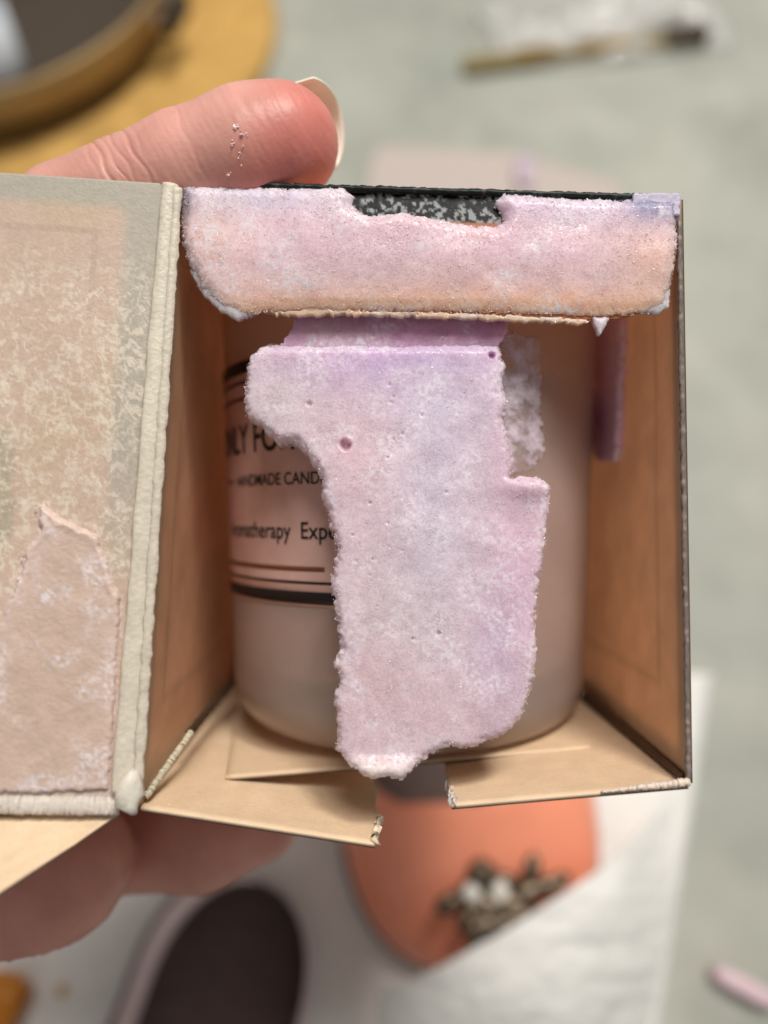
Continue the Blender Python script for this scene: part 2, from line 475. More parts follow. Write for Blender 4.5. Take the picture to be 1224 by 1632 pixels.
LILAC = lin(214, 188, 214); PINK = lin(234, 204, 210); PALE = lin(228, 216, 216); ORCHID = lin(196, 158, 200)
crust_poly = [(290, 300), (420, 303), (548, 304), (566, 318), (560, 332), (590, 350), (640, 342), (690, 352), (748, 362), (790, 366), (803, 352), (788, 330), (800, 312), (930, 321), (1078, 322),
              (1076, 400), (1070, 440), (1062, 470), (1058, 492), (1030, 499), (985, 504), (900, 504), (800, 500), (700, 498), (600, 497), (500, 496), (440, 497), (410, 500), (385, 504), (352, 488), (322, 462), (304, 425), (291, 385)]
crust_blobs = [(430, 322, 200, 30, lin(214, 208, 226), .9), (900, 336, 170, 30, lin(216, 206, 228), .9), (1040, 335, 50, 30, lin(128, 136, 176), .95), (300, 320, 16, 40, lin(86, 88, 104), .9),
               (700, 506, 640, 42, lin(255, 186, 158), 1.4), (340, 400, 50, 60, lin(224, 186, 170), .6), (1040, 430, 60, 50, lin(236, 192, 166), .6), (560, 380, 120, 60, lin(214, 186, 204), .5), (840, 380, 120, 60, lin(222, 190, 208), .5)]
def crust_h(u, v, d):
    th = .0017 * np.clip(d / .0016, 0, 1) ** .5 + .0002
    th = th * (0.40 + 0.60 * sstep(500, 400, v + 14 * (fbm(u / 20, v / 20, 3, 8) - .5)))
    return th + .0005 * (fbm(u / 60, v / 60, 2, 6) - .4) + .00006 * (fbm(u / 5, v / 5, 2, 61) - .5)
slab('wax_crust', crust_poly, plane_map, NRM, crust_h, lambda u, v, d, b: np.full_like(u, .00003), blend(PINK, crust_blobs), 'wax', flap, step=2.6, edge_noise=3.5, seed=5, grains=700, grain_r=(.00005, .00016))

# translucent fringes of wax that stand out past the flap's edge
fr = blend(lin(214, 204, 212), [])
for k_, pl in enumerate([[(300, 412), (318, 424), (345, 456), (385, 482), (420, 494), (398, 506), (376, 510), (350, 494), (322, 468), (304, 440)],
                         [(1068, 440), (1066, 492), (1050, 500), (1020, 498), (1045, 474), (1056, 450)],
                         [(942, 506), (972, 506), (966, 520), (956, 534), (948, 520)]]):
    slab('wax_fringe', pl, plane_map, NRM, lambda u, v, d: .0001 + .0005 * np.clip(d / .001, 0, 1) ** .5, lambda u, v, d, b: np.full_like(u, -.0009), fr, 'wax', flap, step=2.2, edge_noise=3, seed=40 + k_)
# crusty bottom lip of the flap
lip = [(430, 496), (520, 494), (600, 497), (700, 499), (800, 503), (900, 508), (940, 511), (938, 516), (880, 514), (800, 510), (700, 506), (600, 503), (520, 502), (440, 503)]
slab('wax_lip', lip, plane_map, NRM, lambda u, v, d: .0003 + 0 * u, lambda u, v, d, b: np.full_like(u, -.0008), blend(lin(230, 186, 154), []), 'wax', flap, step=2.0, edge_noise=3.0, seed=51, grains=40, grain_r=(.00005, .0002))
# black top edge and the bits of tape at its ends
n = 160
strip('top_fold', line_pts(P(287, 292, .1106), P(1080, 316, .1106), n, .0001), [.00045] * n, 'paper', box, [lin(44, 52, 50) * (1 if rng.random() < .85 else 3.0) for i in range(n)], lift=.0005, rough=.00015)
def flat_col(c): return lambda u, v, d: np.tile(c, (len(u), 1)) * (0.85 + .3 * fbm(u / 8, v / 8, 3, 4))[:, None]
slab('tape_end', [(290, 277), (312, 276), (330, 282), (368, 284), (372, 297), (290, 296)], plane_map, NRM, lambda u, v, d: .0003 + 0 * u, lambda u, v, d, b: np.full_like(u, -.0002), flat_col(lin(168, 164, 150)), 'wax_film', box, step=2.5, edge_noise=2, seed=60, grains=40)
slab('tape_end', [(1004, 316), (1030, 314), (1078, 315), (1080, 350), (1040, 352), (1004, 338)], plane_map, NRM, lambda u, v, d: .0013 + 0 * u, lambda u, v, d, b: np.full_like(u, .0006), flat_col(lin(186, 180, 204)), 'wax_film', box, step=2.5, edge_noise=2, seed=61)

# ------------------------------------------------------------------ front panel swung open to the left
HT = P(283, 294, .1100); HB = P(216, 1284, .1026)
OT = P(-520, 240, .0985); OB = P(-560, 1296, .0925)
def door_col(s, t, front):
    # s: 0 at the hinge, 1 at the far edge; t: 0 bottom, 1 top; metres for the pattern
    if not front: return np.tile(lin(70, 70, 70), (len(s), 1))
    x = s * 64.0; y = t * 84.0
    base = np.tile(lin(194, 170, 154), (len(s), 1))
    tan = sstep(.42, .62, fbm(x / 16, y / 16, 3, 7))[:, None]
    base = base * (1 - .6 * tan) + lin(190, 166, 140) * .6 * tan
    pale = sstep(40, 14, y)[:, None] * .6
    base = base * (1 - pale) + lin(206, 176, 166) * pale
    d = np.minimum(np.minimum(s * 64 - 1.6, (1 - t) * 84 - 0.6), 100)
    wob = 0.5 * (fbm(x / 5, y / 5, 3, 12) - .5)
    topw = sstep(4.8, 2.8, (1 - t) * 84 + wob) + sstep(8.2, 5.6, s * 64 + wob) * sstep(18, 50, y)
    topw = np.clip(topw, 0, 1)[:, None] * .8
    base = base * (1 - topw) + lin(164, 162, 150) * topw
    inner = (np.abs((1 - t) * 84 - 7.4) < .5) & (s * 64 > 10) | (np.abs(s * 64 - 11) < .5) & ((1 - t) * 84 > 7.4) & ((1 - t) * 84 < 20)
    base = base * (1 - .10 * inner)[:, None]
    blot = sstep(.5, .8, np.exp(-(((x - 22) / 3.5) ** 2 + ((y - 40) / 12) ** 2)) * (.6 + .8 * fbm(x / 3, y / 3, 3, 77)))[:, None] * .55
    base = base * (1 - blot) + lin(150, 148, 128) * blot
    # frost: thin pale branching veins
    f1 = np.abs(fbm(x / 1.5 + 1.3 * fbm(x / 1.2, y / 1.2, 3, 3), y / 1.5 + 1.3 * fbm(x / 1.2, y / 1.2, 3, 13), 5, 70) - .5)
    f2 = np.abs(fbm(x / .8, y / .8 + .5, 3, 74) - .5)
    vein = (sstep(.09, .0, f1) * .75 + sstep(.08, 0, f2) * .35) * (.35 + 1.1 * fbm(x / .7, y / .7, 3, 83))
    dens = sstep(5, 20, (1 - t) * 84) * sstep(4, 18, y) * (0.5 + 0.8 * fbm(x / 9, y / 9, 3, 79))
    v_ = np.clip(vein * dens * 1.35, 0, .85)[:, None]
    base = base * (1 - v_) + lin(218, 206, 190) * v_
    bot = sstep(2.6, 1.0, y)[:, None] * .5
    base = base * (1 - bot) + lin(214, 208, 202) * bot
    return base
door = panel('front_panel', HB, OB, HT, OT, 300, 360, .0007, door_col, box, mat='waxed_paper', warp=.0003, seed=8)

door_n = np.cross(OB - HB, HT - HB); door_n /= np.linalg.norm(door_n)
if door_n[2] > 0: door_n = -door_n
door_map, _ = plane_through(HB, door_n)
# sheets of wax left on the opened panel
filmc = blend(lin(202, 178, 164), [(20, 900, 60, 80, lin(206, 182, 172), .6)])
slab('wax_film', [(58, 806), (72, 798), (98, 822), (160, 850), (196, 950), (190, 1100), (178, 1262), (60, 1268), (-80, 1266), (-120, 1150), (-40, 1060), (0, 985), (16, 945), (34, 900), (40, 872), (62, 846)],
     door_map, door_n, lambda u, v, d: -.0003 + .0010 * sstep(0, .0009, d) + .00018 * np.exp(-((d - .0010) / .0005) ** 2) * sstep(1000, 940, v) + .0001 * (fbm(u / 16, v / 16, 3, 5) - .5), lambda u, v, d, b: np.full_like(u, -.0006),
     lambda u, v, d: filmc(u, v, d) * (1 - .5 * np.exp(-d / .0012))[:, None] + lin(232, 212, 208) * (.5 * np.exp(-d / .0012))[:, None], 'wax_film', door, step=3, edge_noise=4, seed=80)
# rounded pale ridge of wax along the hinge, with a thin ragged fringe beside it
n = 240
wob = fbm(np.linspace(0, 14, n), np.zeros(n), 3, 5) - .5
wob2 = fbm(np.linspace(0, 60, n), np.zeros(n), 3, 6) - .5
strip('wax_ridge', line_pts(P(272, 294, .1087), P(198, 1262, .1010), n, 0), np.linspace(.0012, .0017, n) * (1 + .3 * wob), 'wax_film', door, [lin(212, 204, 188) * (1 + .12 * k_) for k_ in wob], lift=.0006, nseg=16, rough=.00001)
strip('wax_fringe', line_pts(P(283, 300, .1086), P(219, 1262, .1009), n, 0), .0007 * (1 + .6 * wob2), 'wax_film', door, [lin(208, 199, 184)] * n, lift=.0004, nseg=10, rough=.00010)
def crumbs(parent, items, colour, rr, seed):
    r_ = np.random.default_rng(seed); uu_ = []; vv_ = []; hh_ = []
    for (u, v, h, su, sv, m_) in items:
        uu_ += list(u + r_.normal(size=m_) * su); vv_ += list(v + r_.normal(size=m_) * sv); hh_ += [h] * m_
    p_ = door_map(np.array(uu_), np.array(vv_)) + door_n * np.array(hh_)[:, None]
    grain_mesh('wax_crumbs', p_, np.tile(colour, (len(p_), 1)), rr, parent)
crumbs(door, [(66, 812, .0005, 5, 6, 14), (38, 885, .0005, 4, 12, 14), (90, 1280, .0009, 80, 3, 50)], lin(230, 216, 204), (.00005, .00020), 12)
# frosty bottom edge of the open panel
n = 110
strip('wax_ridge', line_pts(P(-120, 1281, .0985), P(188, 1284, .1013), n, .0001), .0012 * (1 + .12 * (rng.random(n) - .5)), 'wax_film', door, [lin(206, 196, 186)] * n, lift=.0005, nseg=10, rough=.00006)
strip('edge_strip', line_pts(P(-120, 1294, .0995), P(190, 1291, .1022), 60, .0001), [.0003] * 60, 'paper', door, [lin(120, 112, 98)] * 60, lift=.0004)
# knob of wax at the lower corner
strip('wax_bead', [P(214, 1226, .1005), P(210, 1245, .1), P(208, 1262, .0998), P(204, 1280, .0999), P(212, 1292, .1002)], [.0005, .0013, .0018, .0017, .0006], 'wax_film', door, [lin(222, 216, 204)] * 5, lift=.0012, nseg=12, rough=.0004)
# dust flap of the open panel, bent down and back
panel('dust_flap', P(188, 1297, .1022), P(-150, 1297, .0993), P(118, 1345, .0985), P(-150, 1520, .0900), 40, 20, .0006, inside_col(CREAM), door, warp=.0002, seed=9, flip=True, mat='card')

# ------------------------------------------------------------------ bottom flaps
def rag(side, amp):
    def f(S, Tt):
        return S + (S ** 6) * amp * (fbm(Tt * 14, Tt * 3 + 1, 4, side) - .5) * 2, Tt
    return f
lf = panel('bottom_flap', BLf + [0, -.0002, 0], P(599, 1345, .1035), BLb + [0, -.0002, 0], np.array([-.002, -.0435, .172]), 60, 50, .0006, inside_col(CREAM), box, flip=True, warp=.0002, seed=10, ragged=rag(5, .035), mat='card')
rf = panel('bottom_flap', BRf + [0, -.0002, 0], P(721, 1283, .1035), BRb + [0, -.0002, 0], np.array([.009, -.0395, .172]), 60, 50, .0006, inside_col(CREAM), box, warp=.0002, seed=11, ragged=rag(6, .03), mat='card')
panel('bottom_panel', np.array([-.0242, -.0404, .1172]), np.array([.0398, -.0371, .1230]), np.array([-.0330, -.0396, .1760]), np.array([.0388, -.0362, .1760]), 50, 40, .0006, inside_col(CREAM), box, flip=True, warp=.0001, seed=12, mat='card')
# torn white fibres where the flaps were ripped
def tear(a, b, n_, c, parent, w=.0004):
    strip('torn_edge', line_pts(a, b, n_, .0006), w * (1 + .9 * (rng.random(n_) - .5)), 'wax_film', parent, [c] * n_, lift=.0004, nseg=7, rough=.0006)
tear(P(603, 1300, .1128), P(599, 1343, .1036), 22, lin(236, 214, 186), lf)
tear(P(716, 1250, .1140), P(724, 1281, .1034), 22, lin(214, 206, 200), rf, .0005)
n = 80
strip('wax_bead', line_pts(P(232, 1270, .1046), P(305, 1166, .1170), n, .0002), [.0005] * n, 'wax_film', box, [lin(196, 188, 166)] * n, lift=.0005, rough=.00005)
strip('edge_strip', line_pts(P(302, 1168, .1175), P(372, 1088, .152), n, .0002), [.0006] * n, 'paper', box, [lin(96, 76, 58)] * n, lift=.0007, rough=.0002)  # dark strip put in for the shaded gap between left wall and flap
strip('wax_bead', line_pts(P(960, 1262, .1034), P(1098, 1246, .1030), n, .00012), np.linspace(.0002, .0006, n) * (1 + .4 * (rng.random(n) - .5)), 'wax_film', box, [lin(222, 204, 190)] * n, lift=.0004, rough=.00012)
strip('edge_strip', line_pts(P(1088, 1238, .1046), P(930, 1108, .150), n, .0001), np.linspace(.0005, .0011, n), 'paper', box, [lin(124, 94, 72)] * n, lift=.0006, rough=.00008)  # dark strip put in for the shadow along the right wall's foot

# patch of lilac wax on the right wall inside
rw_n = np.cross(BRb - BRf, TRf - BRf); rw_n /= np.linalg.norm(rw_n)
if rw_n[0] > 0: rw_n = -rw_n
rw_map, _ = plane_through(BRf, rw_n)
slab('wax_patch', [(962, 470), (1000, 470), (1002, 560), (998, 640), (996, 700), (990, 734), (958, 732), (952, 700), (946, 690), (944, 630), (958, 615), (958, 560)],
     rw_map, rw_n, lambda u, v, d: .0014 + .0003 * (fbm(u / 9, v / 9, 3, 5) - .5), lambda u, v, d, b: np.full_like(u, .0001), blend(lin(246, 216, 252), [(968, 670, 10, 30, lin(206, 130, 196), .7), (965, 560, 14, 60, lin(222, 160, 216), .6)]), 'wax_film', box, step=2.5, edge_noise=4, seed=90)

# ================================================================== THE CANDLE JAR
XC, DC = .0046, .1475
Y0, Y1 = -.0386, .0385
def RAD(y):
    k = (np.asarray(y) - Y0) / (Y1 - Y0)
    return .0323 + (.0350 - .0323) * np.clip(k, 0, 1)
jar = thing('candle_jar', 'frosted glass candle jar with black printed label, standing inside the box', 'candle', to_world([XC, Y0, DC])[0])

def lathe(name, prof, mat, parent, seg=96, colours=None):
    V = []; Fc = []
    for (r, y) in prof:
        for j in range(seg):
            a = 2 * math.pi * j / seg
            V.append((XC + r * math.sin(a), y, DC - r * math.cos(a)))
    for i in range(len(prof) - 1):
        for j in range(seg):
            a = i * seg + j; b = i * seg + (j + 1) % seg
            Fc.append((a, b, b + seg, a + seg))
    Fc.append([j for j in range(seg)][::-1]); Fc.append([(len(prof) - 1) * seg + j for j in range(seg)])
    return mesh(name, V, Fc, M[mat], parent, colours)
prof = [(.0005, Y0), (.016, Y0)]
rc = .0085
for a in np.linspace(0, 1, 12):
    an = a * math.pi / 2
    prof.append((RAD(Y0) + .0003 - rc + rc * math.sin(an), Y0 + rc - rc * math.cos(an)))
for y in np.linspace(Y0 + .012, Y1 - .001, 14): prof.append((float(RAD(y)), y))
prof += [(float(RAD(Y1)) - .0005, Y1), (float(RAD(Y1)) - .0018, Y1 - .0002)]
for y in np.linspace(Y1 - .002, Y0 + .0135, 10): prof.append((float(RAD(y)) - .0024, y))
prof += [(.020, Y0 + .0095), (.0005, Y0 + .009)]
lathe('glass_body', prof, 'glass', jar)
wp = [(.0005, Y0 + .0095), (.0195, Y0 + .0100)] + [(float(RAD(y)) - .0026, y) for y in np.linspace(Y0 + .0140, .022, 8)] + [(.0005, .0222)]
lathe('candle_fill', wp, 'candle_wax', jar)

def curved(name, th0, th1, y0, y1, off, mat, parent, n_=60, m_=2):
    th = np.radians(np.linspace(th0, th1, n_)); ys = np.linspace(y0, y1, m_)
    V = []
    for o_ in (off, off - .00006):
        for a in th:
            for y in ys:
                r = float(RAD(y)) + o_
                V.append((XC + r * math.sin(a), y, DC - r * math.cos(a)))
    k = n_ * m_; q = grid_faces(n_, m_)
    faces = q.tolist() + (q[:, ::-1] + k).tolist()
    ring = [i * m_ for i in range(n_)] + [(n_ - 1) * m_ + j for j in range(1, m_)] + [i * m_ + m_ - 1 for i in range(n_ - 2, -1, -1)] + [j for j in range(m_ - 2, 0, -1)]
    for a, b in zip(ring, ring[1:] + ring[:1]): faces.append((b, a, a + k, b + k))
    return mesh(name, V, faces, M[mat], parent)
lab = curved('label', -104, 16, -.0146, .0252, .00012, 'label', jar, 80, 10)
curved('label_band', -104, 16, -.0142, -.0123, .00022, 'ink', lab)
curved('label_line', -104, 16, -.0111, -.0107, .00022, 'ink', lab)
curved('label_line', -104, -24, -.0091, -.0084, .00022, 'brown_ink', lab)
curved('label_band', -104, 16, .0229, .0249, .00022, 'ink', lab)
curved('label_line', -104, 16, .0212, .0217, .00022, 'ink', lab)
curved('label_line', -104, 16, .0184, .0190, .00022, 'brown_ink', lab)

def lettering(text, y, cap, th_start=None, th_mid=None, width=None, bold=0.0):
    cu = bpy.data.curves.new('t', 'FONT'); cu.body = text; cu.size = 1.0; cu.offset = bold
    ob = bpy.data.objects.new('t', cu); col.objects.link(ob)
    dg = bpy.context.evaluated_depsgraph_get()
    me = ob.evaluated_get(dg).to_mesh()
    v = np.array([list(q.co) for q in me.vertices]); f = [list(p_.vertices) for p_ in me.polygons]
    ob.evaluated_get(dg).to_mesh_clear()
    bpy.data.objects.remove(ob); bpy.data.curves.remove(cu)
    x0, x1 = v[:, 0].min(), v[:, 0].max()
    sy = cap / 0.70
    sx = width / (x1 - x0)
    x = (v[:, 0] - x0) * sx
    r = RAD(y + v[:, 1] * sy) + .00026
    th = (math.radians(th_start) if th_start is not None else math.radians(th_mid) - width / .034 / 2) + x / .034
    V = np.stack([XC + r * np.sin(th), y + v[:, 1] * sy, DC - r * np.cos(th)], 1)
    return mesh('lettering', V, f, M['ink'], lab, smooth=False)
lettering('ONLY FOR YOU', .0098, .0047, th_mid=-43.5, width=.0375, bold=.012)
lettering('HANDMADE CANDLE', .0043, .0019, th_start=-60, width=.0232, bold=.006)
lettering('Aromatherapy  Experience', -.0041, .0026, th_start=-68, width=.0368, bold=.006)
curved('label_line', -70, -63, .0051, .00535, .00024, 'ink', lab, 8)

# ------------------------------------------------------------------ wax smear on the glass
def jar_map(u, v):
    rx = (u - 612) / F; ry = (816 - v) / F
    d = np.full_like(u, .115)
    for it in range(12):
        R_ = RAD(ry * d) + .0001
        A = rx ** 2 + 1; B = -2 * (rx * XC + DC); C = XC ** 2 + DC ** 2 - R_ ** 2
        d = (-B - np.sqrt(np.maximum(B * B - 4 * A * C, 0))) / (2 * A)
    return np.stack([rx * d, ry * d, d], -1)
def jar_nrm(u, v):
    p_ = jar_map(u, v); nn = np.stack([p_[:, 0] - XC, 0 * u, p_[:, 2] - DC], -1)
    return nn / np.linalg.norm(nn, axis=1)[:, None]
smear = slab('wax_smear', [(800, 530), (828, 535), (858, 540), (862, 600), (860, 660), (866, 718), (856, 742), (832, 752), (812, 752), (802, 700), (800, 600)],
     jar_map, jar_nrm, lambda u, v, d: .00014 + .0001 * fbm(u / 6, v / 6, 3, 3), lambda u, v, d, b: np.full_like(u, .00002),
     blend(lin(226, 212, 226), []), 'smear', jar, step=1.5, edge_noise=7, seed=95)

# ================================================================== THE WAX SLAB IN FRONT OF THE JAR
slab_poly = [(412, 541), (432, 537), (500, 540), (560, 536), (640, 538), (720, 534), (800, 536), (808, 580), (806, 620), (815, 640), (805, 665), (815, 700), (822, 735), (818, 757), (840, 756), (864, 758), (880, 772), (882, 800), (876, 850), (872, 880), (866, 920), (862, 960), (858, 1000), (861, 1040), (857, 1080), (848, 1112), (840, 1140), (822, 1165), (800, 1180), (780, 1185), (760, 1195), (735, 1200), (712, 1196), (690, 1206), (668, 1222), (655, 1232), (640, 1248), (618, 1240), (592, 1244), (565, 1230), (548, 1215), (533, 1200), (537, 1160), (530, 1120), (539, 1085), (530, 1060), (541, 1035), (536, 1000), (530, 960), (526, 920), (535, 880), (530, 860), (522, 820), (512, 790), (510, 765), (500, 740), (480, 715), (470, 702), (440, 702), (425, 690), (410, 672), (390, 662), (384, 640), (386, 610), (388, 580), (396, 560)]
pits = [(550, 707, 9.5, .0011), (786, 562, 6, .0007), (492, 640, 5, .0004), (700, 1010, 4, .0004)]
r2 = np.random.default_rng(3)
for i in range(30):
    pu, pv = (r2.normal(600, 36), r2.normal(850, 75)) if i < 22 else (r2.uniform(400, 860), r2.uniform(550, 1180))
    pits.append((pu, pv, r2.uniform(1.6, 3.8), r2.uniform(.00015, .0004)))
ISET = .0010
def slab_front(u, v, d):
    h = -ISET - .0014 * (1 - np.clip(d / .0014, 0, 1)) ** 2.2
    h = h + .0006 * (fbm(u / 70, v / 70, 2, 14) - .5) + .00012 * (fbm(u / 16, v / 16, 2, 15) - .5) + .00006 * (fbm(u / 5, v / 5, 2, 16) - .5)
    h = h + .0012 * sstep(1200, 1232, v) * sstep(700, 660, u) - .0012 * sstep(560, 536, v)
    h = h + .0010 * np.exp(-((u - 850) / 34) ** 2 - ((v - 775) / 16) ** 2)
    for (a, b, r, dp) in pits:
        q = np.hypot(u - a, v - b) / r
        h = h - dp * np.clip(1.25 - q ** 2, 0, 1) + .00012 * np.exp(-((q - 1.25) / .25) ** 2)
    return h
def slab_back(u, v, d, base):
    x = base[:, 0]; y = base[:, 1]
    R_ = RAD(y) + .0001
    depth = DC - np.sqrt(np.maximum(R_ ** 2 - (x - XC) ** 2, 1e-8)) - base[:, 2]
    return -np.minimum(depth, .0062)
slab_blobs = [(640, 560, 190, 60, lin(200, 172, 212), .9), (700, 640, 120, 70, lin(200, 192, 214), .6), (440, 640, 60, 50, lin(208, 200, 204), .7), (760, 720, 80, 120, lin(210, 192, 208), .5),
              (830, 900, 50, 170, lin(216, 176, 202), .55), (640, 960, 100, 90, lin(206, 198, 200), .55), (790, 1060, 40, 150, lin(196, 174, 202), .5), (600, 1100, 90, 110, lin(214, 188, 190), .6),
              (610, 1235, 70, 24, lin(228, 214, 208), .8), (580, 720, 70, 80, lin(222, 194, 204), .6), (690, 800, 60, 220, lin(212, 208, 224), .6), (720, 1150, 120, 50, lin(212, 188, 194), .6), (550, 707, 9, 9, lin(196, 120, 140), 1.2), (786, 562, 6, 6, lin(160, 110, 160), 1.2)]
ws = slab('wax_slab', slab_poly, plane_map, NRM, slab_front, slab_back, blend(lin(218, 198, 208), slab_blobs), 'wax', None, step=2.4, edge_noise=4.5, seed=100)
tag(ws, 'thick ragged slab of pink and lilac wax covering the front of the candle jar', 'wax')
# grains over its face and along its edge
def face_grains(parent, poly, nfront, hfun, colour, rr, seed):
    r_ = np.random.default_rng(seed); pl = np.array(poly, float)
    u = r_.uniform(pl[:, 0].min(), pl[:, 0].max(), nfront * 3); v = r_.uniform(pl[:, 1].min(), pl[:, 1].max(), nfront * 3)
    s = poly_sdf(pl, u, v); dens = fbm(u / 40, v / 40, 3, seed)
    edge = np.exp(-np.abs(s) / 9)
    k = (s < 2) & (r_.random(len(u)) < .25 + 1.2 * edge + .9 * sstep(.5, .7, dens))
    u, v, s = u[k], v[k], s[k]
    p_ = plane_map(u, v) + NRM * hfun(u, v, np.maximum(-s, 0) * PX)[:, None]
    grain_mesh('wax_grains', p_, np.tile(colour, (len(u), 1)), rr, parent)
face_grains(ws, slab_poly, 9000, slab_front, lin(222, 204, 212), (.00004, .00014), 5)
face_grains(flap, crust_poly, 6000, crust_h, lin(234, 208, 206), (.00004, .00013), 6)
up_poly = [(452, 528), (462, 508), (470, 470), (640, 460), (800, 465), (818, 480), (812, 520), (800, 545), (640, 548), (440, 548)]
slab('wax_ledge', up_poly, plane_map, NRM, lambda u, v, d: -.0024 + .0003 * (fbm(u / 20, v / 20, 3, 5) - .5), lambda u, v, d, b: np.full_like(u, -.0040),
     blend(lin(206, 158, 190), [(520, 520, 60, 30, lin(206, 180, 190), .7)]), 'wax', ws, step=3.0, edge_noise=4, seed=101)

# ================================================================== THE HAND
def chain(p, pts, k=.003):
    """smooth union of tapered capsules along joints (X, Y, depth, radius)"""
    d = None
    for a, b in zip(pts[:-1], pts[1:]):
        A = np.array(a[:3]); B = np.array(b[:3]); ab = B - A
        t_ = np.clip(((p - A) @ ab) / (ab @ ab), 0, 1)
        q = np.linalg.norm(p - (A + t_[..., None] * ab), axis=-1) - (a[3] + (b[3] - a[3]) * t_)
        d = q if d is None else smin(d, q, k)
    return d
def smin(a, b, k):
    h = np.clip(.5 + .5 * (b - a) / k, 0, 1)
    return b * (1 - h) + a * h - k * h * (1 - h)
def PR(u, v, d, r): return (*P(u, v, d), r)

thumb = [(-.066, .006, .140, .0155), (-.057, .030, .128, .0120), PR(120, 362, .1205, .0088), PR(205, 318, .1185, .0080), PR(300, 276, .1172, .0081), PR(400, 244, .1165, .0084), PR(452, 228, .1165, .0075)]
pad = [PR(395, 248, .1150, .0075), PR(448, 232, .1150, .0074)]
finger_a = [(-.072, -.020, .130, .0110), (-.070, -.047, .132, .0102), PR(30, 1436, .1330, .0108), PR(100, 1384, .1320, .0104), PR(116, 1368, .1320, .0094)]
finger_b = [(-.066, -.018, .144, .0110), (-.062, -.052, .149, .0100), PR(150, 1340, .1500, .0100), PR(320, 1330, .1470, .0096), PR(412, 1308, .1450, .0076)]
finger_c = [(-.062, -.016, .157, .0110), (-.056, -.050, .165, .0098), (-.036, -.0560, .166, .0088), (-.012, -.0550, .164, .0070)]
finger_d = [(-.060, -.014, .170, .0100), (-.054, -.048, .183, .0088), (-.036, -.0535, .185, .0078), (-.018, -.0530, .183, .0062)]
palm = [[(-.095, .012, .150, .019), (-.066, -.018, .124, .0125)], [(-.095, .010, .152, .019), (-.064, -.016, .137, .0125)], [(-.096, .008, .154, .019), (-.062, -.014, .151, .0125)],
        [(-.097, .006, .156, .018), (-.060, -.012, .164, .0115)], [(-.097, .012, .150, .018), (-.066, .006, .140, .0155)], [(-.095, .010, .152, .022), (-.165, .012, .150, .024)], [(-.165, .012, .150, .024), (-.23, .010, .150, .030)]]
def hand_sdf(p):
    f = chain(p, finger_a, .004)
    for ch in (finger_b, finger_c, finger_d): f = smin(f, chain(p, ch, .004), .0007)
    th = smin(chain(p, thumb, .004), chain(p, pad, .003), .004)
    d = None
    for s_ in palm:
        q = chain(p, s_)
        d = q if d is None else smin(d, q, .010)
    d = smin(d, f, .006)
    return smin(d, th, .007)

def surface_nets(fn, lo, hi, h):
    xs = [np.arange(lo[i], hi[i], h) for i in range(3)]
    G = np.stack(np.meshgrid(*xs, indexing='ij'), -1)
    D = np.empty(G.shape[:3])
    for i in range(G.shape[0]): D[i] = fn(G[i])
    neg = D < 0
    nx, ny, nz = D.shape
    acc = np.zeros((nx - 1, ny - 1, nz - 1, 3)); cnt = np.zeros((nx - 1, ny - 1, nz - 1))
    corners = [(i, j, k) for i in (0, 1) for j in (0, 1) for k in (0, 1)]
    def sl(a, c): return a[c[0]:nx - 1 + c[0], c[1]:ny - 1 + c[1], c[2]:nz - 1 + c[2]]
    for a in corners:
        for ax in range(3):
            if a[ax] == 1: continue
            b = list(a); b[ax] = 1; b = tuple(b)
            da, db = sl(D, a), sl(D, b)
            cross = (da < 0) != (db < 0)
            t_ = np.where(cross, da / np.where(cross, da - db, 1), 0)
            p_ = sl(G, a) + t_[..., None] * (sl(G, b) - sl(G, a))
            acc += np.where(cross[..., None], p_, 0); cnt += cross
    act = cnt > 0
    idx = -np.ones(act.shape, int); idx[act] = np.arange(act.sum())
    V = acc[act] / cnt[act][:, None]
    Fs = []
    for ax in range(3):
        o1, o2 = [(1, 2), (2, 0), (0, 1)][ax]
        s0 = [slice(None)] * 3; s1 = [slice(None)] * 3
        s0[ax] = slice(0, -1); s1[ax] = slice(1, None)
        cr_ = neg[tuple(s0)] != neg[tuple(s1)]
        I = np.argwhere(cr_)
        I = I[(I[:, o1] > 0) & (I[:, o2] > 0) & (I[:, o1] < act.shape[o1]) & (I[:, o2] < act.shape[o2])]
        sg = neg[tuple(s0)][tuple(I.T)]
        def c_(d1, d2):
            J = I.copy(); J[:, o1] -= d1; J[:, o2] -= d2
            return idx[tuple(J.T)]
        q = np.stack([c_(1, 1), c_(0, 1), c_(0, 0), c_(1, 0)], 1)
        q = np.where(sg[:, None], q, q[:, ::-1])
        Fs.append(q[(q >= 0).all(1)])
    return V, np.concatenate(Fs)

HV, HF = surface_nets(hand_sdf, (-.262, -.072, .094), (.006, .072, .205), .0011)
# finer faces on the thumb, drawn onto the true surface
import bmesh
bm = bmesh.new()
bv = [bm.verts.new(q) for q in HV]
for f_ in HF: bm.faces.new([bv[i] for i in f_])
sel = [e for e in bm.edges if all(70 < 612 + F * q.co.x / q.co.z < 560 and 816 - F * q.co.y / q.co.z < 345 for q in e.verts)]
bmesh.ops.subdivide_edges(bm, edges=sel, cuts=3, use_grid_fill=True)
bm.verts.index_update()
HV = np.array([tuple(q.co) for q in bm.verts]); HF = [[q.index for q in f_.verts] for f_ in bm.faces]
bm.free()
for it in range(2):
    d0 = hand_sdf(HV); e_ = 2e-4
    g_ = np.stack([hand_sdf(HV + np.eye(3)[i] * e_) - d0 for i in range(3)], 1) / e_
    HV = HV - g_ * (d0 / np.maximum((g_ ** 2).sum(1), .2))[:, None]
